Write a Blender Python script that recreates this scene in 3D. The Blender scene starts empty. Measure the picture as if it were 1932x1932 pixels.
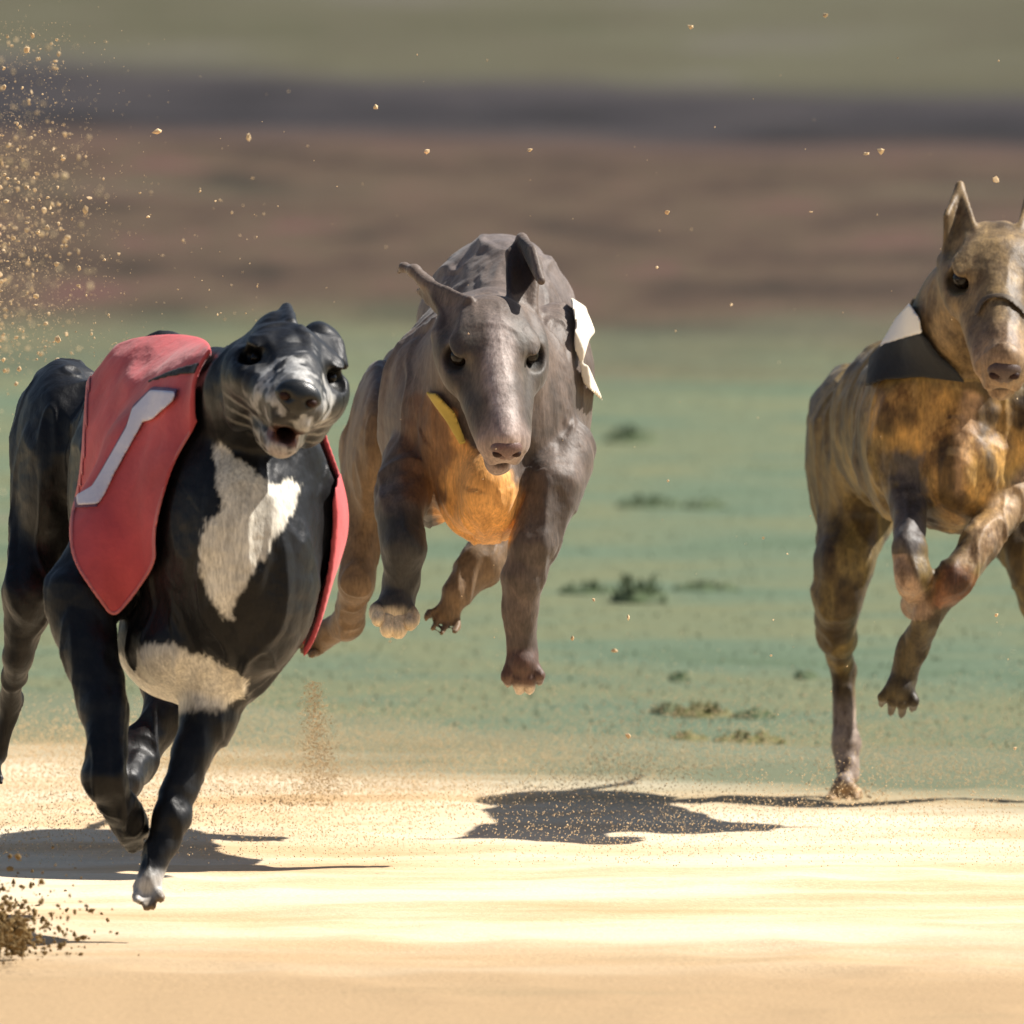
import bpy, math, random
import numpy as np
from mathutils import Vector, Matrix

random.seed(7)
rng = np.random.default_rng(11)

# ------------------------------------------------------------------ scene, camera, light
S = bpy.context.scene
COL = S.collection
F = 40800.0                 # focal length in picture units (picture 1932 units wide)
H = 1.455                   # camera height
PITCH = math.atan((966 + 683) / F)
CP, SP = math.cos(PITCH), math.sin(PITCH)

cd = bpy.data.cameras.new("camera")
cam = bpy.data.objects.new("camera", cd)
COL.objects.link(cam)
cam.location = (0, 0, H)
cam.rotation_euler = (math.radians(90) - PITCH, 0, 0)
cd.sensor_width = 36
cd.lens = 36 * F / 1932
cd.clip_start = 0.5
cd.clip_end = 3000
cd.dof.use_dof = True
cd.dof.focus_distance = 24.9
cd.dof.aperture_fstop = (cd.lens / 1000) / 0.047
S.camera = cam

SUN_DIR = Vector((0.63, 0.20, 0.75)).normalized()
w = bpy.data.worlds.new("World")
S.world = w
w.use_nodes = True
nt = w.node_tree
bg = nt.nodes["Background"]
sky = nt.nodes.new("ShaderNodeTexSky")
sky.sky_type = 'NISHITA'
sky.sun_disc = False
sky.sun_elevation = math.asin(SUN_DIR.z)
sky.sun_rotation = math.atan2(SUN_DIR.x, SUN_DIR.y)
nt.links.new(sky.outputs[0], bg.inputs[0])
bg.inputs[1].default_value = 0.05
sl = bpy.data.lights.new("sun", 'SUN')
sl.energy = 5.0
sl.angle = math.radians(0.5)
sl.color = (1.0, 0.945, 0.87)
sun = bpy.data.objects.new("sun", sl)
COL.objects.link(sun)
sun.location = (10, 5, 12)
sun.rotation_euler = SUN_DIR.to_track_quat('Z', 'Y').to_euler()
S.view_settings.view_transform = 'Standard'
S.view_settings.look = 'None'
S.view_settings.gamma = 1
S.view_settings.use_curve_mapping = False
S.view_settings.exposure = 0.82


def ground_y(y):
    """distance on the ground (world Y) seen at picture row y"""
    t = (966 - y) / F
    # ray = fwd + t*up ; z = H + zc*(-SP + t*CP) = 0
    zc = H / (SP - t * CP)
    return zc * (CP + t * SP)


def ground_pt(x, y, z=0.0):
    t = (966 - y) / F
    zc = (H - z) / (SP - t * CP)
    return Vector(((x - 966) / F * zc, zc * (CP + t * SP), z))


def to_world(p):
    """camera-aligned coordinates (right, up, depth) -> world, arrays"""
    p = np.asarray(p, dtype=np.float64)
    o = np.empty_like(p)
    o[..., 0] = p[..., 0]
    o[..., 1] = p[..., 2] * CP + p[..., 1] * SP
    o[..., 2] = H - p[..., 2] * SP + p[..., 1] * CP
    return o


# ------------------------------------------------------------------ materials
def lnk(t, a, b):
    t.links.new(a, b)


def new_mat(name):
    m = bpy.data.materials.new(name)
    m.use_nodes = True
    t = m.node_tree
    return m, t, t.nodes["Principled BSDF"]


def noise(t, scale, detail=4, rough=0.55, vec=None, stretch=None, coord='Object'):
    n = t.nodes.new("ShaderNodeTexNoise")
    n.inputs["Scale"].default_value = scale
    n.inputs["Detail"].default_value = detail
    n.inputs["Roughness"].default_value = rough
    if vec is None:
        tc = t.nodes.new("ShaderNodeTexCoord")
        vec = tc.outputs[coord]
    if stretch:
        mp = t.nodes.new("ShaderNodeMapping")
        mp.inputs["Scale"].default_value = stretch
        lnk(t, vec, mp.inputs[0])
        vec = mp.outputs[0]
    lnk(t, vec, n.inputs["Vector"])
    return n


def ramp(t, fac, stops):
    r = t.nodes.new("ShaderNodeValToRGB")
    e = r.color_ramp.elements
    while len(e) < len(stops):
        e.new(0.5)
    for q, (p, c) in zip(e, stops):
        q.position = p
        q.color = (*c, 1)
    lnk(t, fac, r.inputs[0])
    return r


def bump(t, hsock, strength, dist, nrm=None):
    b = t.nodes.new("ShaderNodeBump")
    b.inputs["Strength"].default_value = strength
    b.inputs["Distance"].default_value = dist
    lnk(t, hsock, b.inputs["Height"])
    if nrm is not None:
        lnk(t, nrm, b.inputs["Normal"])
    return b


def mixc(t, mode, fac, a, b):
    m = t.nodes.new("ShaderNodeMix")
    m.data_type = 'RGBA'
    m.blend_type = mode
    for s, v in ((m.inputs[0], fac), (m.inputs[6], a), (m.inputs[7], b)):
        if hasattr(v, 'links'):
            lnk(t, v, s)
        else:
            s.default_value = v if not isinstance(v, tuple) or len(v) == 4 else (*v, 1)
    return m.outputs[2]


def ground_mat(name, stops, scale, stretch, fine=60, bs=0.5, bd=0.01, speck=0.5, under=None):
    m, t, p = new_mat(name)
    a = noise(t, scale, 5, 0.6, stretch=stretch)
    r = ramp(t, a.outputs[0], stops)
    b = noise(t, fine, 3, 0.6)
    r2 = ramp(t, b.outputs[0], [(0.3, (1 - speck,) * 3), (0.7, (1 + speck * 0.4,) * 3)])
    c = r.outputs[0]
    if under:
        th = t.nodes.new("ShaderNodeAttribute")
        th.attribute_name = "thin"
        n2 = noise(t, 0.55, 5, 0.62, stretch=(0.6, 0.5, 1))
        ad = t.nodes.new("ShaderNodeMath")
        ad.operation = 'ADD'
        lnk(t, th.outputs["Fac"], ad.inputs[0])
        lnk(t, n2.outputs[0], ad.inputs[1])
        mr = t.nodes.new("ShaderNodeMapRange")
        mr.inputs[1].default_value = 0.6
        mr.inputs[2].default_value = 1.2
        lnk(t, ad.outputs[0], mr.inputs[0])
        if under == 'turf':
            under = ramp(t, noise(t, 1.6, 5, 0.6, stretch=(0.55, 0.55, 1)).outputs[0], TURF_STOPS).outputs[0]
        c = mixc(t, 'MIX', mr.outputs[0], c, under)
    c = mixc(t, 'MULTIPLY', 1.0, c, r2.outputs[0])
    lnk(t, c, p.inputs["Base Color"])
    p.inputs["Roughness"].default_value = 0.95
    p.inputs["Specular IOR Level"].default_value = 0.15
    bb = bump(t, b.outputs[0], bs, bd)
    lnk(t, bb.outputs[0], p.inputs["Normal"])
    return m


def sand_mat():
    """dry pale sand, damper and browner toward the near side, lying ever thinner over the turf at its far edge"""
    m, t, p = new_mat("sand")
    a = noise(t, 3.2, 6, 0.62, stretch=(0.35, 0.8, 1))
    r = ramp(t, a.outputs[0], [(0.28, (0.52, 0.34, 0.175)), (0.43, (0.62, 0.455, 0.275)), (0.54, (0.69, 0.565, 0.395)), (0.72, (0.73, 0.64, 0.47))])
    damp = t.nodes.new("ShaderNodeAttribute")
    damp.attribute_name = "damp"
    c = mixc(t, 'MIX', damp.outputs["Fac"], r.outputs[0], (0.39, 0.272, 0.152))
    b = noise(t, 140, 3, 0.6)
    r2 = ramp(t, b.outputs[0], [(0.3, (0.86,) * 3), (0.7, (1.06,) * 3)])
    c = mixc(t, 'MULTIPLY', 1.0, c, r2.outputs[0])
    thin = t.nodes.new("ShaderNodeAttribute")
    thin.attribute_name = "thin"
    n2 = noise(t, 2.6, 6, 0.62, stretch=(0.5, 1, 1))
    n3 = noise(t, 1.1, 5, 0.6, stretch=(0.8, 0.35, 1))
    r3 = ramp(t, n3.outputs[0], [(0.3, (0.12, 0.135, 0.078)), (0.6, (0.15, 0.165, 0.105))])
    ad = t.nodes.new("ShaderNodeMath")
    ad.operation = 'ADD'
    lnk(t, thin.outputs["Fac"], ad.inputs[0])
    lnk(t, n2.outputs[0], ad.inputs[1])
    mr = t.nodes.new("ShaderNodeMapRange")
    mr.inputs[1].default_value = 0.55
    mr.inputs[2].default_value = 1.25
    lnk(t, ad.outputs[0], mr.inputs[0])
    c = mixc(t, 'MIX', mr.outputs[0], c, r3.outputs[0])
    lnk(t, c, p.inputs["Base Color"])
    p.inputs["Roughness"].default_value = 0.95
    p.inputs["Specular IOR Level"].default_value = 0.12
    bb = bump(t, b.outputs[0], 0.35, 0.006)
    lnk(t, bb.outputs[0], p.inputs["Normal"])
    return m


M_SAND = sand_mat()
TURF_STOPS = [(0.30, (0.080, 0.116, 0.062)), (0.42, (0.114, 0.156, 0.098)), (0.52, (0.155, 0.166, 0.088)), (0.62, (0.110, 0.150, 0.094)), (0.75, (0.175, 0.163, 0.10))]
M_TURF = ground_mat("turf", TURF_STOPS,
                    1.6, (0.55, 0.55, 1), 45, 0.6, 0.012, 0.35)
M_EARTH = ground_mat("brown_earth", [(0.34, (0.032, 0.023, 0.014)), (0.46, (0.070, 0.044, 0.028)), (0.56, (0.086, 0.060, 0.036)), (0.66, (0.106, 0.054, 0.042))],
                     1.5, (1.6, 0.34, 1), 30, 0.6, 0.015, 0.5, 'turf')
M_DARK = ground_mat("dark_ground", [(0.34, (0.011, 0.009, 0.009)), (0.5, (0.027, 0.023, 0.025)), (0.66, (0.050, 0.042, 0.041))],
                    1.3, (0.8, 0.3, 1), 25, 0.6, 0.015, 0.5, (0.08, 0.05, 0.036))
M_FIELD = ground_mat("pale_field", [(0.32, (0.056, 0.060, 0.026)), (0.47, (0.082, 0.074, 0.044)), (0.58, (0.092, 0.088, 0.052)), (0.70, (0.115, 0.100, 0.085))],
                     0.9, (0.7, 0.2, 1), 20, 0.6, 0.02, 0.4, (0.045, 0.038, 0.038))


def coat_mat(name, rough=0.42, brindle=0.0, sheen=0.25, spec=0.4):
    m, t, p = new_mat(name)
    at = t.nodes.new("ShaderNodeAttribute")
    at.attribute_name = "coat"
    n = noise(t, 38, 4, 0.65, stretch=(1, 1, 0.45))
    r = ramp(t, n.outputs[0], [(0.30, (0.66, 0.64, 0.62)), (0.70, (1.24, 1.22, 1.18))])
    c = mixc(t, 'MULTIPLY', 1.0, at.outputs["Color"], r.outputs[0])
    h = noise(t, 330, 3, 0.65, stretch=(1, 1, 0.2))
    r3 = ramp(t, h.outputs[0], [(0.3, (0.66, 0.66, 0.66)), (0.7, (1.26, 1.26, 1.26))])
    c = mixc(t, 'MULTIPLY', 1.0, c, r3.outputs[0])
    if brindle:
        b = noise(t, 34, 4, 0.7, stretch=(1.3, 0.8, 0.75))
        r2 = ramp(t, b.outputs[0], [(0.36, (0.34, 0.28, 0.22)), (0.50, (0.86, 0.84, 0.80)), (0.68, (1.25, 1.18, 1.0))])
        c = mixc(t, 'MULTIPLY', brindle, c, r2.outputs[0])
    lnk(t, c, p.inputs["Base Color"])
    p.inputs["Roughness"].default_value = rough
    p.inputs["Specular IOR Level"].default_value = spec
    p.inputs["Sheen Weight"].default_value = sheen
    p.inputs["Sheen Roughness"].default_value = 0.5
    b1 = bump(t, h.outputs[0], 0.32, 0.0015)
    n2 = noise(t, 22, 3, 0.5)
    b2 = bump(t, n2.outputs[0], 0.35, 0.012, b1.outputs[0])
    lnk(t, b2.outputs[0], p.inputs["Normal"])
    return m


def simple_mat(name, col, rough=0.6, spec=0.4, nscale=60, amt=0.2, bs=0.0, bd=0.002):
    m, t, p = new_mat(name)
    n = noise(t, nscale, 3, 0.6)
    r = ramp(t, n.outputs[0], [(0.3, tuple(c * (1 - amt) for c in col)), (0.7, tuple(min(1, c * (1 + amt)) for c in col))])
    lnk(t, r.outputs[0], p.inputs["Base Color"])
    p.inputs["Roughness"].default_value = rough
    p.inputs["Specular IOR Level"].default_value = spec
    if bs:
        b = bump(t, n.outputs[0], bs, bd)
        lnk(t, b.outputs[0], p.inputs["Normal"])
    return m


def cloth_mat(name, col, wear=(0.8, 1.15), sheen=0.12):
    m, t, p = new_mat(name)
    n = noise(t, 14, 4, 0.6)
    r = ramp(t, n.outputs[0], [(0.3, tuple(c * wear[0] for c in col)), (0.7, tuple(min(1, c * wear[1]) for c in col))])
    lnk(t, r.outputs[0], p.inputs["Base Color"])
    p.inputs["Roughness"].default_value = 0.7
    p.inputs["Sheen Weight"].default_value = sheen
    p.inputs["Specular IOR Level"].default_value = 0.3
    wv = noise(t, 700, 1, 0.5)
    b1 = bump(t, wv.outputs[0], 0.3, 0.0008)
    b2 = bump(t, n.outputs[0], 0.45, 0.012, b1.outputs[0])
    lnk(t, b2.outputs[0], p.inputs["Normal"])
    return m


M_BLACKCOAT = coat_mat("black_coat", 0.46, 0, 0.0, 0.28)
M_GREYCOAT = coat_mat("grey_coat", 0.56, 0, 0.10, 0.32)
M_BRINDLE = coat_mat("brindle_coat", 0.52, 0.9, 0.05, 0.32)
M_EYE = simple_mat("dark_eye", (0.008, 0.005, 0.003), 0.2, 0.25, 200, 0.3)
M_NOSE_B = simple_mat("black_nose", (0.012, 0.013, 0.013), 0.35, 0.5, 500, 0.3, 0.4, 0.001)
M_NOSE_D = simple_mat("dark_brown_nose", (0.085, 0.052, 0.038), 0.45, 0.4, 500, 0.25, 0.4, 0.001)
M_HOLE = simple_mat("nostril", (0.03, 0.012, 0.008), 0.6, 0.2)
M_NOSE_P = simple_mat("pinkish_nose", (0.15, 0.085, 0.068), 0.4, 0.45, 500, 0.25, 0.4, 0.001)
M_RED = cloth_mat("red_cloth", (0.56, 0.085, 0.090))
M_HEM = cloth_mat("pale_red_hem", (0.60, 0.17, 0.17))
M_NUM = cloth_mat("white_number", (0.72, 0.70, 0.78), (0.92, 1.05))
M_NUMEDGE = cloth_mat("dark_number_edge", (0.13, 0.06, 0.12))
M_CREAM = cloth_mat("cream_cloth", (0.80, 0.72, 0.58), (0.92, 1.05))
M_COLLAR = cloth_mat("mustard_cloth", (0.50, 0.36, 0.07))
M_BLACKCLOTH = cloth_mat("black_cloth", (0.020, 0.021, 0.022), sheen=0.03)
M_WHITECLOTH = cloth_mat("white_cloth", (0.78, 0.77, 0.74), (0.92, 1.05))
M_WIRE = simple_mat("grey_wire", (0.20, 0.20, 0.19), 0.65, 0.25)
M_STRAP = simple_mat("dark_strap", (0.10, 0.075, 0.05), 0.6, 0.3)
M_TONGUE = simple_mat("pink_tongue", (0.45, 0.17, 0.16), 0.35, 0.5, 120, 0.2)
M_GRAIN = simple_mat("sand_grain", (0.62, 0.46, 0.27), 0.9, 0.2, 3, 0.35)
M_CLOD = simple_mat("damp_sand", (0.19, 0.125, 0.05), 0.95, 0.2, 60, 0.45, 0.8, 0.006)
M_BLADE = simple_mat("grass_blade", (0.13, 0.15, 0.08), 0.7, 0.25, 1.2, 0.35)
M_OLIVE = simple_mat("olive_blade", (0.11, 0.105, 0.03), 0.7, 0.25, 30, 0.4)
M_TUFT = simple_mat("tuft_blade", (0.055, 0.08, 0.03), 0.7, 0.25, 30, 0.4)


# ------------------------------------------------------------------ object helpers
def thing(name, loc, label, cat, group=None):
    o = bpy.data.objects.new(name, None)
    COL.objects.link(o)
    o.location = loc
    o.empty_display_size = 0.1
    tag(o, label, cat, group)
    return o


def tag(o, label=None, cat=None, group=None, kind=None):
    if label:
        o["label"] = label
    if cat:
        o["category"] = cat
    if group:
        o["group"] = group
    if kind:
        o["kind"] = kind


def mesh_obj(name, verts, faces, mat, parent=None, smooth=True, colors=None):
    """verts in world space; parented objects get them relative to their chain's location"""
    off = Vector((0, 0, 0))
    q = parent
    while q is not None:
        off += q.location
        q = q.parent
    v = np.asarray(verts, dtype=np.float64) - np.array(off)
    me = bpy.data.meshes.new(name)
    if isinstance(faces, np.ndarray):
        n, k = faces.shape
        me.vertices.add(len(v))
        me.vertices.foreach_set("co", v.astype(np.float32).ravel())
        me.loops.add(n * k)
        me.loops.foreach_set("vertex_index", faces.astype(np.int32).ravel())
        me.polygons.add(n)
        me.polygons.foreach_set("loop_start", np.arange(0, n * k, k, dtype=np.int32))
        me.update(calc_edges=True)
        me.validate()
    else:
        me.from_pydata([tuple(a) for a in v], [], faces)
    me.polygons.foreach_set("use_smooth", [smooth] * len(me.polygons))
    if colors is not None:
        a = me.color_attributes.new("coat", 'FLOAT_COLOR', 'POINT')
        c = np.ones((len(v), 4), dtype=np.float32)
        c[:, :3] = colors
        a.data.foreach_set("color", c.ravel())
    me.materials.append(mat)
    o = bpy.data.objects.new(name, me)
    COL.objects.link(o)
    if parent is not None:
        o.parent = parent
    return o


# ------------------------------------------------------------------ implicit surfaces
def unit(v):
    v = np.asarray(v, dtype=np.float64)
    return v / np.linalg.norm(v)


class Cone:
    """tapered limb; fl = (axis, factor) widens it along one axis"""
    def __init__(s, a, b, ra, rb, k=0.012, fl=None, op='u', tag=''):
        s.a, s.b, s.ra, s.rb, s.k, s.fl, s.op, s.tag = np.array(a, float), np.array(b, float), ra, rb, k, fl, op, tag
        m = max(ra, rb) * (max(1, fl[1]) if fl else 1)
        s.lo = np.minimum(s.a, s.b) - m
        s.hi = np.maximum(s.a, s.b) + m

    def ev(s, x, y, z):
        ba = s.b - s.a
        l2 = float(ba @ ba) + 1e-12
        px, py, pz = x - s.a[0], y - s.a[1], z - s.a[2]
        t = np.clip((px * ba[0] + py * ba[1] + pz * ba[2]) / l2, 0, 1)
        px, py, pz = px - ba[0] * t, py - ba[1] * t, pz - ba[2] * t
        r = s.ra + (s.rb - s.ra) * t
        if s.fl:
            n, q = s.fl
            n = unit(n)
            dn = (px * n[0] + py * n[1] + pz * n[2]) * (1 / q - 1)
            px, py, pz = px + n[0] * dn, py + n[1] * dn, pz + n[2] * dn
        return np.sqrt(px * px + py * py + pz * pz) - r


class Ell:
    def __init__(s, c, r, R=None, k=0.012, op='u', tag=''):
        s.c, s.r, s.k, s.op, s.tag = np.array(c, float), np.array(r, float), k, op, tag
        s.R = np.eye(3) if R is None else np.array(R, float)      # rows = local axes
        e = np.sqrt(((s.R * s.r[:, None]) ** 2).sum(0))
        s.lo, s.hi = s.c - e, s.c + e

    def ev(s, x, y, z):
        px, py, pz = x - s.c[0], y - s.c[1], z - s.c[2]
        k0 = 0
        k1 = 0
        for i in range(3):
            q = px * s.R[i, 0] + py * s.R[i, 1] + pz * s.R[i, 2]
            k0 = k0 + (q / s.r[i]) ** 2
            k1 = k1 + (q / s.r[i] ** 2) ** 2
        k0 = np.sqrt(k0)
        k1 = np.sqrt(k1)
        return k0 * (k0 - 1) / np.maximum(k1, 1e-6)


class Tri:
    """rounded triangle: a sheet of skin, for ears"""
    def __init__(s, a, b, c, r, k=0.004, op='u', tag=''):
        s.p = [np.array(q, float) for q in (a, b, c)]
        s.rad, s.k, s.op, s.tag = r, k, op, tag
        s.lo = np.min(s.p, 0) - r
        s.hi = np.max(s.p, 0) + r

    def ev(s, x, y, z):
        P = np.stack(np.broadcast_arrays(x, y, z), -1)
        a, b, c = s.p
        n = np.cross(b - a, a - c)
        best = None
        inside = None
        for u, v in ((a, b), (b, c), (c, a)):
            e = v - u
            pu = P - u
            t = np.clip((pu @ e) / (e @ e), 0, 1)
            d = pu - t[..., None] * e
            d2 = (d * d).sum(-1)
            best = d2 if best is None else np.minimum(best, d2)
            sg = (pu @ np.cross(e, n)) > 0
            inside = sg if inside is None else (inside & sg)
        dn = ((P - a) @ n) ** 2 / (n @ n)
        e0 = b - a
        # consistent orientation check
        cen = (a + b + c) / 3 - a
        if (cen @ np.cross(e0, n)) < 0:
            inside = None
            for u, v in ((a, b), (b, c), (c, a)):
                e = v - u
                sg = ((P - u) @ np.cross(e, n)) < 0
                inside = sg if inside is None else (inside & sg)
        return np.sqrt(np.where(inside, dn, best)) - s.rad


def field(prims, h, pad=0.012, lo=None, hi=None, far=0.06):
    if lo is None:
        lo = np.min([p.lo for p in prims if p.op == 'u'], 0) - 0.02
        hi = np.max([p.hi for p in prims if p.op == 'u'], 0) + 0.02
    n = np.ceil((hi - lo) / h).astype(int) + 1
    ax = [(lo[i] + h * np.arange(n[i])).astype(np.float32) for i in range(3)]
    G = np.full(n, far, dtype=np.float32)
    for p in prims:
        mg = p.k + pad
        i0 = np.clip(np.floor((p.lo - mg - lo) / h).astype(int), 0, n)
        i1 = np.clip(np.ceil((p.hi + mg - lo) / h).astype(int) + 1, 0, n)
        if (i1 <= i0).any():
            continue
        x = ax[0][i0[0]:i1[0], None, None]
        y = ax[1][None, i0[1]:i1[1], None]
        z = ax[2][None, None, i0[2]:i1[2]]
        d = p.ev(x, y, z).astype(np.float32)
        g = G[i0[0]:i1[0], i0[1]:i1[1], i0[2]:i1[2]]
        if p.op == 'u':
            t = np.clip(0.5 + 0.5 * (g - d) / p.k, 0, 1)
            g[...] = g + (d - g) * t - p.k * t * (1 - t)
        else:
            t = np.clip(0.5 - 0.5 * (g + d) / p.k, 0, 1)
            g[...] = g + (-d - g) * t + p.k * t * (1 - t)
    return G, ax, lo


def surface(G, lo, h):
    G[0], G[-1] = np.maximum(G[0], 1e-3), np.maximum(G[-1], 1e-3)
    G[:, 0], G[:, -1] = np.maximum(G[:, 0], 1e-3), np.maximum(G[:, -1], 1e-3)
    G[:, :, 0], G[:, :, -1] = np.maximum(G[:, :, 0], 1e-3), np.maximum(G[:, :, -1], 1e-3)
    Sg = (G < 0)
    s8 = Sg.view(np.uint8)
    c = np.zeros(tuple(k - 1 for k in G.shape), np.uint8)
    for i in (0, 1):
        for j in (0, 1):
            for k in (0, 1):
                c += s8[i:i + c.shape[0], j:j + c.shape[1], k:k + c.shape[2]]
    act = np.nonzero((c > 0) & (c < 8))
    N = len(act[0])
    idm = np.full(c.shape, -1, np.int32)
    idm[act] = np.arange(N, dtype=np.int32)
    I = np.stack(act, 1)
    cv = {}
    for i in (0, 1):
        for j in (0, 1):
            for k in (0, 1):
                cv[i, j, k] = G[act[0] + i, act[1] + j, act[2] + k].astype(np.float64)
    acc = np.zeros((N, 3))
    cnt = np.zeros(N)
    keys = list(cv)
    for a in keys:
        for ax in range(3):
            if a[ax] == 0:
                b = list(a)
                b[ax] = 1
                b = tuple(b)
                va, vb = cv[a], cv[b]
                m = (va < 0) != (vb < 0)
                t = np.where(m, va / np.where(va == vb, 1, va - vb), 0)
                pt = np.tile(np.array(a, float), (N, 1))
                pt[:, ax] += t
                acc += pt * m[:, None]
                cnt += m
    V = lo + h * (I + acc / np.maximum(cnt, 1)[:, None])
    faces = []
    for ax in range(3):
        o1, o2 = (ax + 1) % 3, (ax + 2) % 3
        sl0 = [slice(1, -1)] * 3
        sl1 = [slice(1, -1)] * 3
        sl0[ax] = slice(0, -1)
        sl1[ax] = slice(1, None)
        a, b = Sg[tuple(sl0)], Sg[tuple(sl1)]
        e = np.nonzero(a != b)
        flip = a[e]
        base = np.stack(e, 1)
        base[:, o1] += 1
        base[:, o2] += 1
        q = []
        for d1, d2 in ((0, 0), (1, 0), (1, 1), (0, 1)):
            p = base.copy()
            p[:, o1] -= d1
            p[:, o2] -= d2
            q.append(idm[p[:, 0], p[:, 1], p[:, 2]])
        q = np.stack(q, 1)
        q[~flip] = q[~flip][:, ::-1]
        faces.append(q)
    Q = np.concatenate(faces)
    Q = Q[(Q >= 0).all(1)]
    return V, Q[:, ::-1].copy()


def relax(V, Q, it=2, lam=0.5):
    for _ in range(it):
        acc = np.zeros_like(V)
        cnt = np.zeros(len(V))
        for i in range(4):
            for j in (1, 3):
                np.add.at(acc, Q[:, i], V[Q[:, (i + j) % 4]])
                np.add.at(cnt, Q[:, i], 1)
        V = V + lam * (acc / np.maximum(cnt, 1)[:, None] - V)
    return V


def biggest(V, Q):
    """keep the largest connected piece"""
    lab = np.arange(len(V))
    while True:
        m = lab[Q].min(1)
        new = lab.copy()
        for i in range(4):
            np.minimum.at(new, Q[:, i], m)
        new = new[new]
        if (new == lab).all():
            break
        lab = new
    u, n = np.unique(lab, return_counts=True)
    keep = lab == u[n.argmax()]
    idx = np.cumsum(keep) - 1
    Q = Q[keep[Q[:, 0]]]
    return V[keep], idx[Q].astype(np.int32)


def chaikin(p, it=2):
    p = [np.array(q, float) for q in p]
    for _ in range(it):
        o = []
        for i in range(len(p)):
            a_, b_ = p[i], p[(i + 1) % len(p)]
            o += [a_ * 0.78 + b_ * 0.22, a_ * 0.22 + b_ * 0.78]
        p = o
    return p


def poly_sd(px, py, poly):
    """signed distance to a polygon, negative inside"""
    poly = np.array(poly, float)
    d = np.full(np.shape(px), 1e18)
    s = np.ones(np.shape(px))
    n = len(poly)
    for i in range(n):
        a, b = poly[i], poly[i - 1]
        e = b - a
        wx, wy = px - a[0], py - a[1]
        t = np.clip((wx * e[0] + wy * e[1]) / (e @ e), 0, 1)
        bx, by = wx - e[0] * t, wy - e[1] * t
        d = np.minimum(d, bx * bx + by * by)
        c1 = py >= a[1]
        c2 = py < b[1]
        c3 = e[0] * wy > e[1] * wx
        f = (c1 & c2 & c3) | (~c1 & ~c2 & ~c3)
        s = np.where(f, -s, s)
    return s * np.sqrt(d)


def vnoise(p, scale, seed=0):
    """smooth value noise in -1..1 at points p (N,3)"""
    q = np.asarray(p) * scale
    i = np.floor(q).astype(np.int64)
    f = q - i
    f = f * f * (3 - 2 * f)

    def hsh(a):
        k = (a[:, 0] * 374761393 + a[:, 1] * 668265263 + a[:, 2] * 2147483647 + seed * 144665) & 0xffffffff
        k = ((k ^ (k >> 13)) * 1274126177) & 0xffffffff
        return ((k ^ (k >> 16)) & 0xffff) / 32767.5 - 1
    r = 0
    for a in (0, 1):
        for b in (0, 1):
            for c in (0, 1):
                wgt = (f[:, 0] if a else 1 - f[:, 0]) * (f[:, 1] if b else 1 - f[:, 1]) * (f[:, 2] if c else 1 - f[:, 2])
                r = r + wgt * hsh(i + np.array([a, b, c]))
    return r


def sstep(a, b, x):
    t = np.clip((x - a) / (b - a), 0, 1)
    return t * t * (3 - 2 * t)


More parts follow.
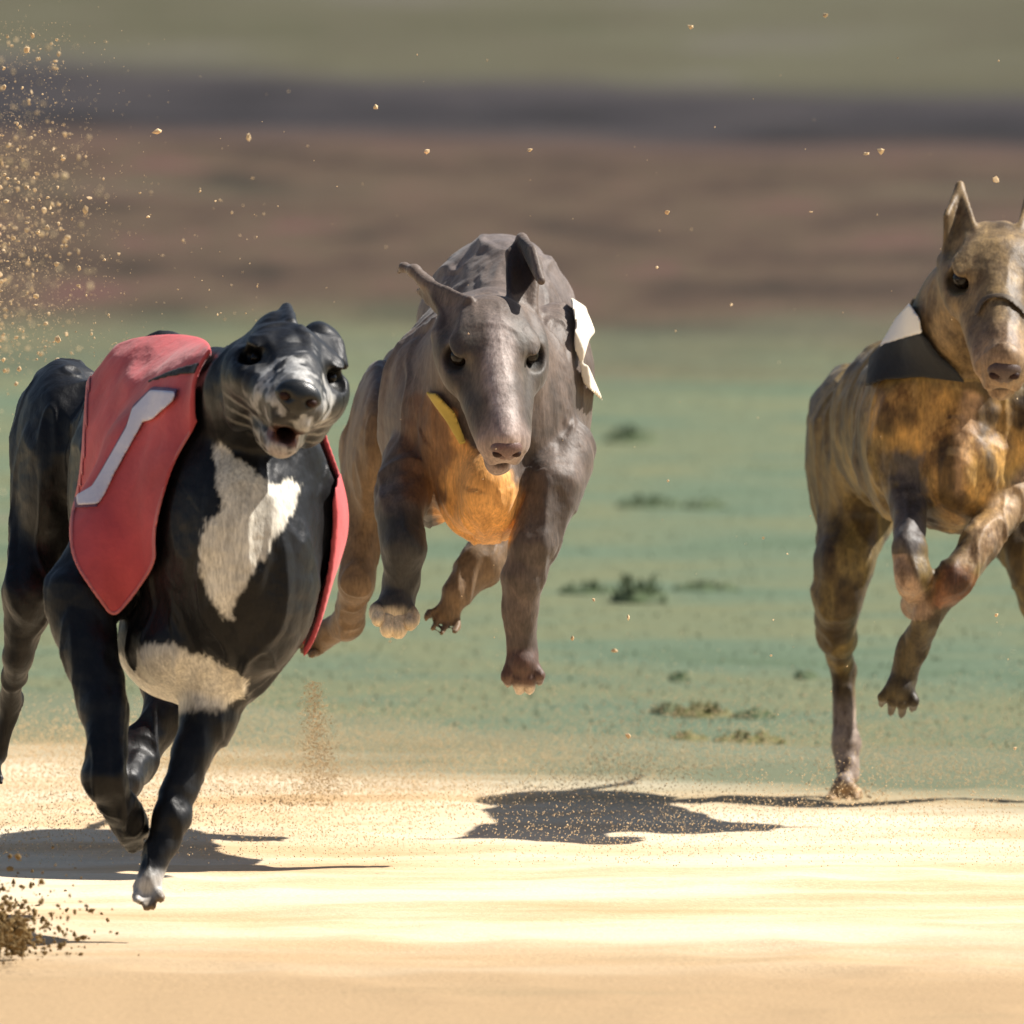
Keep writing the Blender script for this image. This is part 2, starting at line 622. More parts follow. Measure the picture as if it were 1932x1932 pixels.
# ------------------------------------------------------------------ greyhound building
class Dog:
    def __init__(s, D, label):
        s.D = D
        s.prims = []
        s.label = label
        s.eye = 1.0
        s.rough = 0.30
        s.nose = 1.0

    def P(s, x, y, d=0.0):
        z = s.D + d
        return np.array([(x - 966) / F * z, (966 - y) / F * z, d])

    def R(s, r):
        return r * s.D / F

    def cone(s, A, ra, B, rb, k=0.014, fl=None, tag='', op='u'):
        s.prims.append(Cone(s.P(*A), s.P(*B), s.R(ra), s.R(rb), k, fl, op, tag))

    def chain(s, pts, k=0.012, tag=''):
        for p, q in zip(pts[:-1], pts[1:]):
            s.cone(p[:3], p[3], q[:3], q[3], k, tag=tag)

    def ell(s, c, r, rot=0, k=0.02, op='u', tag='', R=None):
        """r = (px, px, metres); rot = degrees counter-clockwise in the picture"""
        a = math.radians(rot)
        if R is None:
            R = [[math.cos(a), math.sin(a), 0], [-math.sin(a), math.cos(a), 0], [0, 0, 1]]
        s.prims.append(Ell(s.P(*c), (s.R(r[0]), s.R(r[1]), r[2]), R, k, op, tag))

    def tri(s, a, b, c, r, k=0.005, tag='ear'):
        s.prims.append(Tri(s.P(*a), s.P(*b), s.P(*c), s.R(r), k, 'u', tag))

    def paw(s, x, y, d, size, ang=0, fwd=-0.02, tag='', spread=0.84):
        """toes hang along direction ang (degrees from straight down, + to the right)"""
        a = math.radians(ang)
        dx, dy = math.sin(a), math.cos(a)
        tx, ty = dy, -dx
        s.ell((x - dx * size * 0.15, y - dy * size * 0.15, d), (size * 0.62, size * 0.66, s.R(size * 0.6)), -ang, 0.008, tag=tag)
        for i, o in enumerate((-0.80, -0.27, 0.27, 0.80)):
            l = 0.55 if i in (0, 3) else 0.88
            bx, by = x + tx * o * size * 0.56, y + ty * o * size * 0.56
            ex, ey = x + tx * o * size * spread, y + ty * o * size * spread
            s.cone((bx - dx * size * 0.1, by - dy * size * 0.1, d), size * 0.24,
                   (ex + dx * size * l * 0.5, ey + dy * size * l * 0.5, d - s.R(size * 0.25)), size * 0.225, 0.0016, tag=tag)
            s.cone((ex + dx * size * l * 0.5, ey + dy * size * l * 0.5, d - s.R(size * 0.25)), size * 0.225,
                   (ex + dx * size * l, ey + dy * size * l, d + fwd), size * 0.18, 0.0012, tag=tag)
            s.cone((ex + dx * size * l, ey + dy * size * l, d + fwd), size * 0.075,
                   (ex + dx * size * (l + 0.19), ey + dy * size * (l + 0.19), d + fwd), size * 0.04, 0.001, tag=tag)

    def head(s, c, nose, rvec, scale=1.0, jaw=0.0, length=1.0):
        """c = skull centre (px,px,d); nose = (px,px,d) aim point; rvec = picture-right axis of the head"""
        C = s.P(*c)
        f = unit(s.P(*nose) - C)
        r = np.array(rvec, float)
        r = unit(r - f * (r @ f))
        u = np.cross(f, r)
        if u[1] < 0:
            u = -u
        s.hf = (C, f, u, r, scale)

        def L(a, b, e):
            return C + scale * (a * length * f + b * u + e * r)
        s.L = L
        R3 = [f, u, r]
        E = lambda ce, ra, k=0.012, op='u': s.prims.append(Ell(L(*ce), np.array(ra) * scale, R3, k, op, 'head'))
        K = lambda a, ra, b, rb, k=0.012, fl=None, op='u': s.prims.append(Cone(L(*a), L(*b), ra * scale, rb * scale, k, fl, op, 'head'))
        E((0.0, -0.006, 0), (0.056, 0.040, 0.054))
        E((0.012, 0.014, 0), (0.050, 0.022, 0.044))
        for q in (-1, 1):
            E((0.012, -0.012, q * 0.043), (0.055, 0.025, 0.020))
            E((-0.015, -0.034, q * 0.034), (0.048, 0.038, 0.022))
            E((0.028, 0.020, q * 0.030), (0.024, 0.011, 0.018), 0.014)
        K((0.015, -0.014, 0), 0.043, (0.156, -0.012, 0), 0.0245, 0.016, (tuple(r), 1.24))
        K((0.02, 0.014, 0), 0.027, (0.165, 0.004, 0), 0.0155, 0.014)
        for q in (-1, 1):
            E((0.120, -0.026, q * 0.012), (0.052, 0.018, 0.0135), 0.006)
        E((0.168, -0.006, 0), (0.013, 0.016, 0.017), 0.005)
        for q in (-1, 1):
            E((0.150, -0.027, q * 0.0125), (0.026, 0.0135, 0.0115), 0.003)
        # lower jaw
        K((-0.01, -0.044, 0), 0.030, (0.070, -0.046 - 0.4 * jaw, 0), 0.022, 0.01)
        K((0.070, -0.046 - 0.4 * jaw, 0), 0.024, (0.148, -0.043 - jaw, 0), 0.016, 0.006)
        # mouth
        if jaw > 0.005:
            K((0.055, -0.038, 0), 0.006, (0.175, -0.040 - jaw * 0.45, 0), jaw * 0.5, 0.003, ((r[0], r[1], r[2]), 1.5), 's')
        else:
            for q in (-1, 1):
                K((0.07, -0.040, q * 0.034), 0.003, (0.150, -0.038, q * 0.022), 0.004, 0.004, None, 's')
                K((0.150, -0.038, q * 0.022), 0.004, (0.176, -0.036, 0), 0.0045, 0.003, None, 's')
        K((0.186, -0.016, 0), 0.0022, (0.176, -0.036, 0), 0.003, 0.004, None, 's')
        # eye sockets, hollows beside the muzzle, cheek arches
        for q in (-1, 1):
            E((-0.012, 0.024, q * 0.054), (0.032, 0.015, 0.012), 0.012, 's')
            K((0.046, -0.007, q * 0.043), 0.0055, (-0.015, -0.012, q * 0.057), 0.006, 0.008)
        for q in (-1, 1):
            E((0.043, 0.0075, q * 0.045), (0.016, 0.0105, 0.013), 0.006, 's')
            E((0.085, 0.016, q * 0.043), (0.030, 0.010, 0.012), 0.014, 's')
            E((0.033, 0.0215, q * 0.041), (0.020, 0.0050, 0.010), 0.004)
            E((0.040, -0.0055, q * 0.042), (0.015, 0.0040, 0.009), 0.004)

    def finish(s, mat, coat, h=0.0026, nose_mat=None, groups=None):
        G, ax, lo = field(s.prims, h)
        V, Q = surface(G, lo, h)
        del G
        V = relax(V, Q, 2, 0.4)
        px, py = s.pix(V)
        e1, e2 = V[Q[:, 2]] - V[Q[:, 0]], V[Q[:, 3]] - V[Q[:, 1]]
        fn = np.cross(e1, e2)
        vn = np.zeros_like(V)
        for i in range(4):
            np.add.at(vn, Q[:, i], fn)
        vn /= np.linalg.norm(vn, axis=1)[:, None] + 1e-12
        fine = ((V - s.hf[0]) ** 2).sum(1) < 0.19 ** 2
        st = V * np.array([1.0, 0.42, 0.8])
        g1 = np.maximum(0, 0.22 - np.abs(vnoise(st * [1, 0.8, 1], 15, 31))) / 0.22
        g2 = np.maximum(0, 0.25 - np.abs(vnoise(V * np.array([1.0, 0.22, 0.8]), 36, 32))) / 0.25
        amp = 0.0040 * vnoise(st, 17, 21) + 0.0020 * vnoise(st, 38, 22) + 0.0007 * vnoise(V, 90, 23) - 0.0048 * g1 - 0.0026 * g2 + 0.0014
        V = V + vn * (amp * np.where(fine, s.rough, 1.0))[:, None]
        # root at the ground under the body
        cen = to_world(V.mean(0) + np.array([0, 0, s.D]))
        s.root = thing("greyhound", Vector((cen[0], cen[1], 0)), s.label, "dog", "greyhounds racing on the track")
        C, f, u, r, sc = s.hf
        col = coat(px, py, V[:, 2], V)
        lx, lu = (V - C) @ f / sc, (V - C) @ u / sc
        lip = sstep(0.06, 0.09, lx) * sstep(0.006, 0.002, np.abs(lu + 0.0385)) * (lx < 0.2) * (np.abs((V - C) @ r) < 0.06)
        col = col * (1 - 0.7 * lip)[:, None]
        for q in (-1, 1):
            de = np.linalg.norm(V - s.L(0.0385, 0.0075, q * 0.0415), axis=1) / sc
            rim = sstep(0.0185, 0.0125, de)
            col = col * (1 - 0.75 * rim)[:, None]
        s.body = mesh_obj("body", to_world(V + np.array([0, 0, s.D])), Q, mat, s.root, True, col)
        C, f, u, r, sc = s.hf
        for q in (-1, 1):
            ctr = s.L(0.0385, 0.0075, q * 0.0385)
            s.ball("eye", ctr, (0.0108 * sc * s.eye,) * 3, M_EYE, s.root, np.array([f, u, r]))
        nz = s.ball("nose", s.L(0.177, -0.003, 0), (0.0130 * sc, 0.0140 * sc * s.nose, 0.0180 * sc * s.nose), nose_mat, s.root, np.array([f, u, r]), nostril=True)
        for q in (-1, 1):
            s.ball("nostril", s.L(0.1840, -0.0035, q * 0.0105 * s.nose), (0.0050 * sc, 0.0046 * sc, 0.0056 * sc), M_HOLE, nz, np.array([f, u, r]))

    def pix(s, V):
        z = V[:, 2] + s.D
        return 966 + V[:, 0] / z * F, 966 - V[:, 1] / z * F

    def ball(s, name, c, rad, mat, parent, R, nostril=False):
        n, m = 24, 16
        vs = [c + rad[0] * R[0]]
        fc = []
        for i in range(1, m):
            th = math.pi * i / m
            for j in range(n):
                ph = 2 * math.pi * j / n
                a, b, e = math.cos(th), math.sin(th) * math.cos(ph), math.sin(th) * math.sin(ph)
                if nostril:
                    b *= 1.0 - 0.25 * max(0, -b) * 0
                    for q in (-1, 1):
                        dd = (b + 0.05) ** 2 + (e - q * 0.5) ** 2
                        if a > 0:
                            a -= 0.55 * math.exp(-dd / 0.035)
                    a -= 0.25 * math.exp(-(e / 0.1) ** 2) * max(0, -b) * (a > 0)
                    e *= 1.0 - 0.45 * max(0, -b)
                vs.append(c + rad[0] * a * R[0] + rad[1] * b * R[1] + rad[2] * e * R[2])
        vs.append(c - rad[0] * R[0])
        for j in range(n):
            fc.append((0, 1 + j, 1 + (j + 1) % n))
            for i in range(m - 2):
                a = 1 + i * n
                fc.append((a + j, a + n + j, a + n + (j + 1) % n, a + (j + 1) % n))
            a = 1 + (m - 2) * n
            fc.append((a + j, len(vs) - 1, a + (j + 1) % n))
        return mesh_obj(name, to_world(np.array(vs) + np.array([0, 0, s.D])), fc, mat, parent)

    def shell(s, name, tags, polys, dmin, dmax, t0, t1, mat, parent, h=0.0025, wr=0.0, hem=0.0, seed=3, soft=True):
        """cloth lying on the body: the layer between t0 and t1 metres off the skin, cut to outlines"""
        pr = [p for p in s.prims if p.tag in tags and p.op == 'u']
        polys = [p if isinstance(p, tuple) else (p, -9) for p in polys]
        polys = [(chaikin(p) if soft and len(p) > 8 else p, dl) for p, dl in polys]
        allp = np.concatenate([np.array(p) for p, _ in polys])
        z = s.D + (dmin + dmax) / 2
        lo = np.array([(allp[:, 0].min() - 966) / F * z - 0.02, (966 - allp[:, 1].max()) / F * z - 0.02, dmin - 0.012])
        hi = np.array([(allp[:, 0].max() - 966) / F * z + 0.02, (966 - allp[:, 1].min()) / F * z + 0.02, dmax + 0.012])
        G, ax, lo = field(pr, h, pad=0.03 + t1, lo=lo, hi=hi)
        X, Y, Z = np.meshgrid(*ax, indexing='ij', sparse=True)
        zz = Z + s.D
        near = np.abs(G) < 0.045
        idx = np.nonzero(near)
        g = G[idx].astype(np.float64)
        x, y, d = ax[0][idx[0]], ax[1][idx[1]], ax[2][idx[2]]
        pxx = 966 + x / (d + s.D) * F
        pyy = 966 - y / (d + s.D) * F
        m = np.full(len(g), 1e9)
        for p, dl in polys:
            m = np.minimum(m, np.maximum(poly_sd(pxx, pyy, p), (dl - d) * F / s.D))
        m = m * s.D / F
        off = 0
        if wr:
            pts = np.stack([x, y, d], 1).astype(np.float64)
            q = pts.copy()
            q[:, 0] = pts[:, 0] * 1.0 + pts[:, 1] * 0.55
            q[:, 1] *= 0.35
            off = wr * (vnoise(q, 14, seed) + 0.35 * vnoise(q, 34, seed + 1))
            edge = sstep(0.03, 0.0, -m)
            off = off * (1 - 0.3 * edge) + wr * 0.6
        mid, ht = (t0 + t1) / 2, (t1 - t0) / 2
        sd = np.maximum(np.abs(g - off - mid) - ht, m)
        sd = np.maximum(sd, np.maximum(dmin - d, d - dmax))
        if hem:
            sd = np.maximum(sd, -(m + hem))
        O = np.full(G.shape, 0.05, np.float32)
        O[idx] = sd
        V, Q = surface(O, lo, h)
        if len(V) == 0:
            print("EMPTY SHELL", name)
            return None
        V, Q = biggest(V, Q)
        V = relax(V, Q, 2, 0.4)
        return mesh_obj(name, to_world(V + np.array([0, 0, s.D])), Q, mat, parent)


def tubes(paths, r, seg=8):
    vs, fc = [], []
    for path, closed in paths:
        pts = [np.array(p, float) for p in path]
        n = len(pts)
        base = len(vs)
        prev = None
        for i, p in enumerate(pts):
            a = pts[(i - 1) % n] if (closed or i > 0) else p
            b = pts[(i + 1) % n] if (closed or i < n - 1) else p
            t = unit(b - a)
            ref = prev if prev is not None else (np.array([0.3, 0.9, 0.2]) if abs(t[1]) < 0.9 else np.array([1.0, 0, 0]))
            e1 = unit(ref - t * (ref @ t))
            e2 = np.cross(t, e1)
            prev = e1
            for j in range(seg):
                th = 2 * math.pi * j / seg
                vs.append(p + r * (math.cos(th) * e1 + math.sin(th) * e2))
        for i in range(n if closed else n - 1):
            for j in range(seg):
                a = base + i * seg
                b = base + ((i + 1) % n) * seg
                fc.append((a + j, a + (j + 1) % seg, b + (j + 1) % seg, b + j))
    return vs, fc


def blend(col, mask, c):
    return col + (np.array(c) - col) * mask[:, None]


def pmask(px, py, poly, feather=8, nz=None):
    d = poly_sd(px, py, chaikin(poly))
    if nz is not None:
        d = d + nz
    return sstep(feather, -feather, d)


VERT = (0, 1, 0)

# ---- black greyhound in the red jacket ------------------------------------------------
a = Dog(24.0, "black greyhound with white chest in a red jacket numbered 1")
a.cone((440, 985, 0.0), 178, (300, 905, 0.28), 160, 0.02, ((0.08, 1, 0), 1.72), 'torso')
a.cone((300, 905, 0.28), 150, (215, 845, 0.55), 92, 0.03, ((0.05, 1, 0), 1.5), 'torso')
a.ell((135, 830, 0.66), (95, 135, 0.13), 0, 0.03)
a.ell((455, 1050, -0.07), (135, 235, 0.085), 8, 0.03, tag='torso')
a.ell((345, 1225, 0.07), (125, 100, 0.15), -8, 0.03, tag='torso')
a.cone((425, 800, 0.05), 130, (480, 740, -0.10), 92, 0.03, tag='neck')
a.cone((480, 740, -0.10), 92, (520, 690, -0.17), 80, 0.02, tag='neck')
# near foreleg side (picture left)
a.cone((300, 900, 0.06), 105, (160, 1125, -0.01), 70, 0.03, tag='shoulder')
a.chain([(150, 1120, -0.01, 66), (165, 1230, -0.05, 50), (192, 1340, -0.09, 43), (205, 1425, -0.12, 37), (200, 1468, -0.13, 43),
         (222, 1520, -0.10, 33), (243, 1555, -0.07, 34)], 0.008)
a.paw(248, 1558, -0.07, 40, 12, 0.02, spread=0.62)
# picture right foreleg
a.cone((520, 980, 0.02), 110, (430, 1250, -0.02), 78, 0.03, tag='torso')
a.chain([(410, 1270, -0.01, 72), (392, 1355, -0.03, 50), (362, 1420, -0.05, 37), (338, 1485, -0.07, 29), (322, 1540, -0.08, 30),
         (303, 1600, -0.09, 25), (286, 1650, -0.10, 26)], 0.008)
a.paw(279, 1674, -0.11, 42, 5, -0.02, spread=0.60)
# hind legs
a.chain([(210, 930, 0.62, 95), (320, 1200, 0.48, 75), (320, 1345, 0.42, 45), (262, 1425, 0.40, 38), (235, 1480, 0.32, 36)], 0.012)
a.paw(226, 1515, 0.30, 38, -10, -0.02)
a.ell((95, 890, 0.64), (76, 215, 0.13), -6, 0.03)
a.chain([(80, 980, 0.60, 66), (52, 1120, 0.54, 46), (32, 1240, 0.58, 28), (22, 1320, 0.64, 20), (-4, 1430, 0.66, 17)], 0.012)
a.paw(-14, 1455, 0.65, 30, -15, -0.02)
a.chain([(140, 790, 0.76, 22), (165, 870, 0.98, 14), (170, 890, 1.2, 6)], 0.02)
a.head((546, 698, -0.18), (568, 757, -0.39), (0.95, -0.26, 0.06), 1.12, 0.012, 0.86)
# ears
a.ell((512, 630, -0.12), (30, 44, 0.035), -34, 0.016, tag='ear')
a.tri((492, 655, -0.17), (548, 612, -0.17), (540, 580, -0.09), 8)
a.ell((614, 648, -0.13), (30, 42, 0.035), 38, 0.016, tag='ear')
a.tri((594, 634, -0.18), (640, 648, -0.15), (650, 690, -0.17), 8)


a.eye = 0.50
a.rough = 0.7
a.nose = 1.32


def coat_a(px, py, d, V):
    n1 = vnoise(V, 60, 1) * 7 + vnoise(V, 150, 2) * 4 + vnoise(V * np.array([1, 0.3, 1]), 420, 3) * 6
    c = np.tile(np.array([0.0065, 0.0068, 0.0078]), (len(px), 1))
    c *= (1 + 0.25 * vnoise(V, 25, 5))[:, None]
    white = (0.74, 0.71, 0.62)
    m = pmask(px, py, [(398, 828), (425, 850), (470, 885), (520, 915), (568, 905), (560, 960), (520, 1005), (505, 1050), (475, 1085), (452, 1120),
                       (436, 1145), (437, 1175), (400, 1150), (385, 1120), (372, 1040), (385, 985), (420, 960), (408, 910)], 5, n1) * (d < 0.2)
    c = blend(c, m, white)
    m = pmask(px, py, [(195, 1222), (240, 1238), (300, 1208), (380, 1238), (475, 1282), (440, 1345), (300, 1360), (200, 1330)], 6, n1) * (d < 0.3) * (d > -0.2) * sstep(1350, 1325, py + n1)
    leg = ((px < 258) & (d < -0.015)) * 1.0 + (px < 190)
    leg = np.clip(leg, 0, 1)
    c = blend(c, m * (1 - leg), white)
    # grizzled face
    hx = (V - a.hf[0]) @ a.hf[1] / 1.12
    hu = (V - a.hf[0]) @ a.hf[2] / 1.12
    hr = (V - a.hf[0]) @ a.hf[3] / 1.12
    head = (d < -0.1) & (py < 905) & (py > 570)
    g = sstep(0.045, 0.095, hx + 0.025 * vnoise(V, 50, 8)) * head
    spk = sstep(-0.12, 0.22, vnoise(V, 62, 4) + 0.5 * vnoise(V, 140, 9))
    c = blend(c, g * (0.05 + 0.75 * spk), (0.46, 0.46, 0.45))
    ring = sstep(0.118, 0.140, hx) * head * sstep(-0.025, 0.0, hu)
    c = blend(c, ring * (0.30 + 0.45 * spk), (0.46, 0.46, 0.45))
    chin = head * sstep(0.09, 0.12, hx) * sstep(-0.045, -0.055, hu)
    c = blend(c, chin * (0.15 + 0.45 * spk), (0.45, 0.38, 0.37))
    lines = head * sstep(0.0, 0.04, hx) * sstep(-0.025, -0.04, hu) * sstep(0.35, 0.75, np.sin(hu * 520 + hx * 90))
    c = blend(c, lines * 0.45, (0.42, 0.42, 0.40))
    inside = head * sstep(0.05, 0.08, hx) * sstep(0.012, 0.006, np.abs(hu + 0.044)) * (np.abs(hr) < 0.016)
    c = blend(c, inside, (0.16, 0.07, 0.05))
    # white paw, sandy toes
    m = sstep(1632, 1660, py) * (px > 200)
    c = blend(c, m, (0.46, 0.445, 0.42))
    c = blend(c, m * sstep(1680, 1715, py + (px - 280) * 0.5), (0.16, 0.11, 0.06))
    return c


a.finish(M_BLACKCOAT, coat_a, 0.0026, M_NOSE_B)
JT = ('torso', 'shoulder', 'neck')
JPOLY = [(396, 640), (330, 628), (230, 640), (165, 690), (158, 780), (150, 900), (128, 990), (136, 1060), (180, 1125), (213, 1170),
                                    (250, 1130), (296, 1062), (292, 1010), (304, 950), (330, 870), (372, 800), (398, 735), (402, 690)]
jk = a.shell("racing_jacket", JT, [JPOLY,
                                   ([(642, 880), (668, 1000), (668, 1200), (575, 1262), (572, 1225), (590, 1150), (608, 1050), (626, 950)], -0.04),
                                   ([(405, 652), (640, 800), (690, 1000), (690, 1240), (604, 1240), (300, 1000)], 0.02)],
             -0.10, 0.50, 0.002, 0.0075, M_RED, a.root, wr=0.0055)
ONE = [(249, 771), (284, 735), (331, 738), (327, 756), (286, 792), (270, 796), (216, 893), (199, 930), (186, 950), (146, 954), (143, 934), (174, 916), (189, 892),
       (238, 806)]
cx, cy = np.mean(ONE, 0)
ONE_W = [(x + 7 * np.sign(x - 235) * 0 + 7 * unit((x - cx, y - cy))[0], y + 7 * unit((x - cx, y - cy))[1]) for x, y in ONE]
a.shell("number_edge", JT, [ONE_W], -0.10, 0.50, 0.0055, 0.0100, M_NUMEDGE, jk, h=0.0022, soft=False, wr=0.0055)
a.shell("number", JT, [ONE], -0.10, 0.50, 0.0055, 0.0125, M_NUM, jk, h=0.0022, soft=False, wr=0.0055)
a.shell("jacket_fold_shade", JT, [[(402, 680), (402, 706), (370, 704), (330, 709), (300, 716), (278, 723), (276, 719), (300, 708), (330, 695), (372, 684)]], -0.10, 0.50,  # black strip standing in for the shadow gap under the top fold
        0.0050, 0.0083, M_BLACKCLOTH, jk, h=0.0022, wr=0.0055)

hm = [(x + (235 - x) * 0.0, y) for x, y in JPOLY]
a.shell("jacket_hem", JT, [hm], -0.10, 0.50, 0.0045, 0.0092, M_HEM, jk, h=0.0022, wr=0.0055, hem=0.0042)

# ---- grey greyhound in the middle --------------------------------------------------------
b = Dog(25.5, "grey greyhound with raised dark ear and orange bounce light painted on the chest, both forelegs off the ground")
b.cone((925, 800, 0.0), 150, (940, 700, 0.35), 140, 0.03, (VERT, 1.35), 'torso')
b.cone((940, 690, 0.35), 128, (930, 690, 0.65), 110, 0.03, (VERT, 1.7), 'torso')
b.ell((950, 650, 0.38), (145, 205, 0.22), 0, 0.03, tag='torso')
b.ell((1040, 765, 0.09), (76, 200, 0.12), -4, 0.03, tag='shoulder')
b.ell((795, 815, 0.09), (76, 180, 0.12), 4, 0.03, tag='shoulder')
b.ell((918, 925, -0.03), (88, 102, 0.10), 0, 0.015, tag='torso')
b.cone((1016, 790, -0.11), 18, (1006, 960, -0.09), 22, 0.03, op='s')
b.cone((846, 830, -0.11), 14, (836, 960, -0.09), 20, 0.03, op='s')
b.cone((910, 690, 0.12), 140, (925, 665, -0.10), 92, 0.03, tag='neck')
b.chain([(780, 870, 0.0, 62), (752, 960, -0.06, 44), (761, 1030, -0.09, 40), (757, 1095, -0.07, 32), (750, 1130, -0.07, 29)], 0.008)
b.paw(746, 1148, -0.08, 46, -6, -0.02)
b.chain([(1056, 840, 0.0, 66), (1044, 915, -0.06, 58), (1008, 1030, -0.09, 43), (990, 1090, -0.09, 38), (985, 1150, -0.08, 32), (986, 1230, -0.07, 29)], 0.008)
b.paw(988, 1262, -0.08, 46, 2, 0.01)
b.ell((705, 840, 0.45), (52, 165, 0.13), -4, 0.03)
b.chain([(800, 720, 0.5, 90), (705, 840, 0.46, 55), (686, 960, 0.42, 44), (672, 1100, 0.38, 34), (652, 1175, 0.46, 27), (612, 1200, 0.52, 22)], 0.015)
b.paw(592, 1210, 0.52, 28, -60, -0.02)
b.chain([(970, 820, 0.55, 95), (960, 990, 0.48, 58), (905, 1060, 0.44, 42), (862, 1120, 0.42, 34)], 0.012)
b.paw(842, 1158, 0.42, 42, -28, -0.02)
b.chain([(930, 640, 0.78, 20), (930, 700, 1.0, 12), (925, 760, 1.2, 6)], 0.02)
b.head((925, 634, -0.18), (957, 852, -0.30), (1, -0.03, 0.10), 1.06, 0.011, 0.93)
# left ear blown back, right ear raised
b.tri((888, 566, -0.19), (846, 604, -0.17), (806, 532, -0.12), 7)
b.tri((846, 604, -0.17), (806, 532, -0.12), (792, 550, -0.08), 7)
b.cone((806, 536, -0.12), 13, (782, 512, -0.10), 11, 0.006, tag='ear')
b.cone((782, 512, -0.10), 11, (762, 505, -0.08), 8, 0.006, tag='ear')
b.cone((762, 505, -0.08), 8, (752, 514, -0.07), 5, 0.006, tag='ear')
b.tri((962, 588, -0.165), (1004, 588, -0.145), (962, 478, -0.11), 6)
b.tri((1004, 588, -0.145), (962, 478, -0.11), (984, 450, -0.10), 6)
b.tri((1004, 588, -0.145), (984, 450, -0.10), (1014, 500, -0.12), 6)
b.tri((984, 450, -0.10), (1014, 500, -0.12), (1022, 530, -0.19), 6)
b.tri((984, 450, -0.10), (1006, 470, -0.15), (1022, 530, -0.19), 6)


def coat_b(px, py, d, V):
    n1 = vnoise(V, 60, 1) * 8 + vnoise(V, 150, 2) * 4
    c = np.tile(np.array([0.125, 0.092, 0.073]), (len(px), 1))
    c *= (1 + 0.2 * vnoise(V, 18, 5))[:, None]
    back = sstep(0.15, 0.4, d)
    c = blend(c, back * 0.5, (0.185, 0.157, 0.152))
    mt = sstep(0.0, 0.4, vnoise(V * np.array([1, 0.5, 0.8]), 30, 44) + 0.4 * vnoise(V, 75, 45)) * sstep(640, 740, py)
    c = blend(c, mt * 0.65, (0.060, 0.045, 0.034))
    # light bounced off the sand, painted orange on the chest
    m = pmask(px, py, [(800, 735), (850, 770), (880, 850), (975, 895), (985, 970), (955, 1040), (860, 1030), (790, 920), (815, 840)], 9, n1) * (d < 0.16) * ((d > -0.13) | (py > 912))
    c = blend(c, m, (0.72, 0.36, 0.10))
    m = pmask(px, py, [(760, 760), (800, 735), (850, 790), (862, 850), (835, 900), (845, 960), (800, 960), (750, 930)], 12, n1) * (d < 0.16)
    c = blend(c, m * 0.9, (0.13, 0.062, 0.026))  # shade on the upper left chest painted as dark brown
    # hind legs brown
    m = (d > 0.25) * sstep(700, 800, py)
    c = blend(c, m * 0.9, (0.17, 0.105, 0.050))
    # picture-left foreleg: its shade painted dark, toes pale
    m = sstep(930, 985, py) * (px < 815) * (d < 0.2)
    c = blend(c, m, (0.028, 0.026, 0.024))
    m2 = m * sstep(1138, 1160, py + n1)
    c = blend(c, m2, (0.62, 0.50, 0.33))
    m = sstep(1215, 1240, py) * (px > 900)
    c = blend(c, m, (0.10, 0.055, 0.038))
    m = sstep(1288, 1300, py) * (px > 900)
    c = blend(c, m, (0.55, 0.45, 0.34))
    # inside of the raised ear; dark shading painted under the other
    m = pmask(px, py, [(958, 556), (956, 478), (982, 446), (1000, 466), (1010, 528), (985, 556)], 3) * (d < -0.06) * (d > -0.185)
    c = blend(c, m, (0.030, 0.020, 0.016))
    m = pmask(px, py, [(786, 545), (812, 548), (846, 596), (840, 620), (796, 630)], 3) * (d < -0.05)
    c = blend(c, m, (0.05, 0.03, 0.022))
    # shade painted into the cheeks, a highlight down the midline; paler muzzle
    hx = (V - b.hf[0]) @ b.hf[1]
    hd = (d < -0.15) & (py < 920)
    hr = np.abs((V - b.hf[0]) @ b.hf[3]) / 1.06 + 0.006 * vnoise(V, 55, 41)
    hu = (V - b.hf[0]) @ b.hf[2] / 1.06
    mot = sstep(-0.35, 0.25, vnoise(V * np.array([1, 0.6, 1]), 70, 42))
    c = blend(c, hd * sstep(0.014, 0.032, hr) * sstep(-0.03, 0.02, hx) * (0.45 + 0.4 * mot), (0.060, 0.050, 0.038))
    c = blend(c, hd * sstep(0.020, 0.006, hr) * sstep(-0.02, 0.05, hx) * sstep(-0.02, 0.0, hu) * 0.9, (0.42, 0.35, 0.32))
    c = blend(c, hd * sstep(0.135, 0.165, hx) * 0.65, (0.36, 0.27, 0.235))
    return c


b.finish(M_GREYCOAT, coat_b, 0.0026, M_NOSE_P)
b.shell("racing_jacket", JT, [[(1076, 560), (1100, 575), (1140, 607), (1112, 640), (1098, 690), (1082, 660), (1086, 610)],
                              [(1088, 680), (1110, 690), (1140, 760), (1108, 730), (1090, 712)]],
        0.0, 0.5, 0.002, 0.011, M_CREAM, b.root, wr=0.003)
b.shell("collar", JT, [[(802, 738), (824, 742), (858, 778), (880, 836), (868, 840), (842, 796), (817, 762)]], -0.15, 0.2, 0.002, 0.008, M_COLLAR, b.root)

# ---- brindle greyhound at the right ------------------------------------------------------
e = Dog(26.3, "fawn brindle greyhound in a black and white jacket, one hind foot on the sand")
e.cone((1810, 805, 0.0), 158, (1700, 800, 0.40), 125, 0.03, (VERT, 1.25), 'torso')
e.cone((1700, 800, 0.40), 120, (1640, 840, 0.6), 100, 0.03, (VERT, 1.2), 'torso')
e.ell((1604, 875, 0.60), (86, 195, 0.15), 3, 0.03)
e.ell((1692, 825, 0.03), (76, 150, 0.11), 0, 0.025, tag='shoulder')
e.ell((1932, 825, 0.03), (80, 150, 0.11), 0, 0.025, tag='shoulder')
e.ell((1815, 895, -0.03), (105, 100, 0.10), 0, 0.02, tag='torso')
for gx0, gx1 in ((1748, 1766), (1800, 1796), (1852, 1846), (1890, 1872)):
    e.cone((gx0, 760, -0.135), 5, (gx1, 950, -0.125), 7, 0.02, op='s')
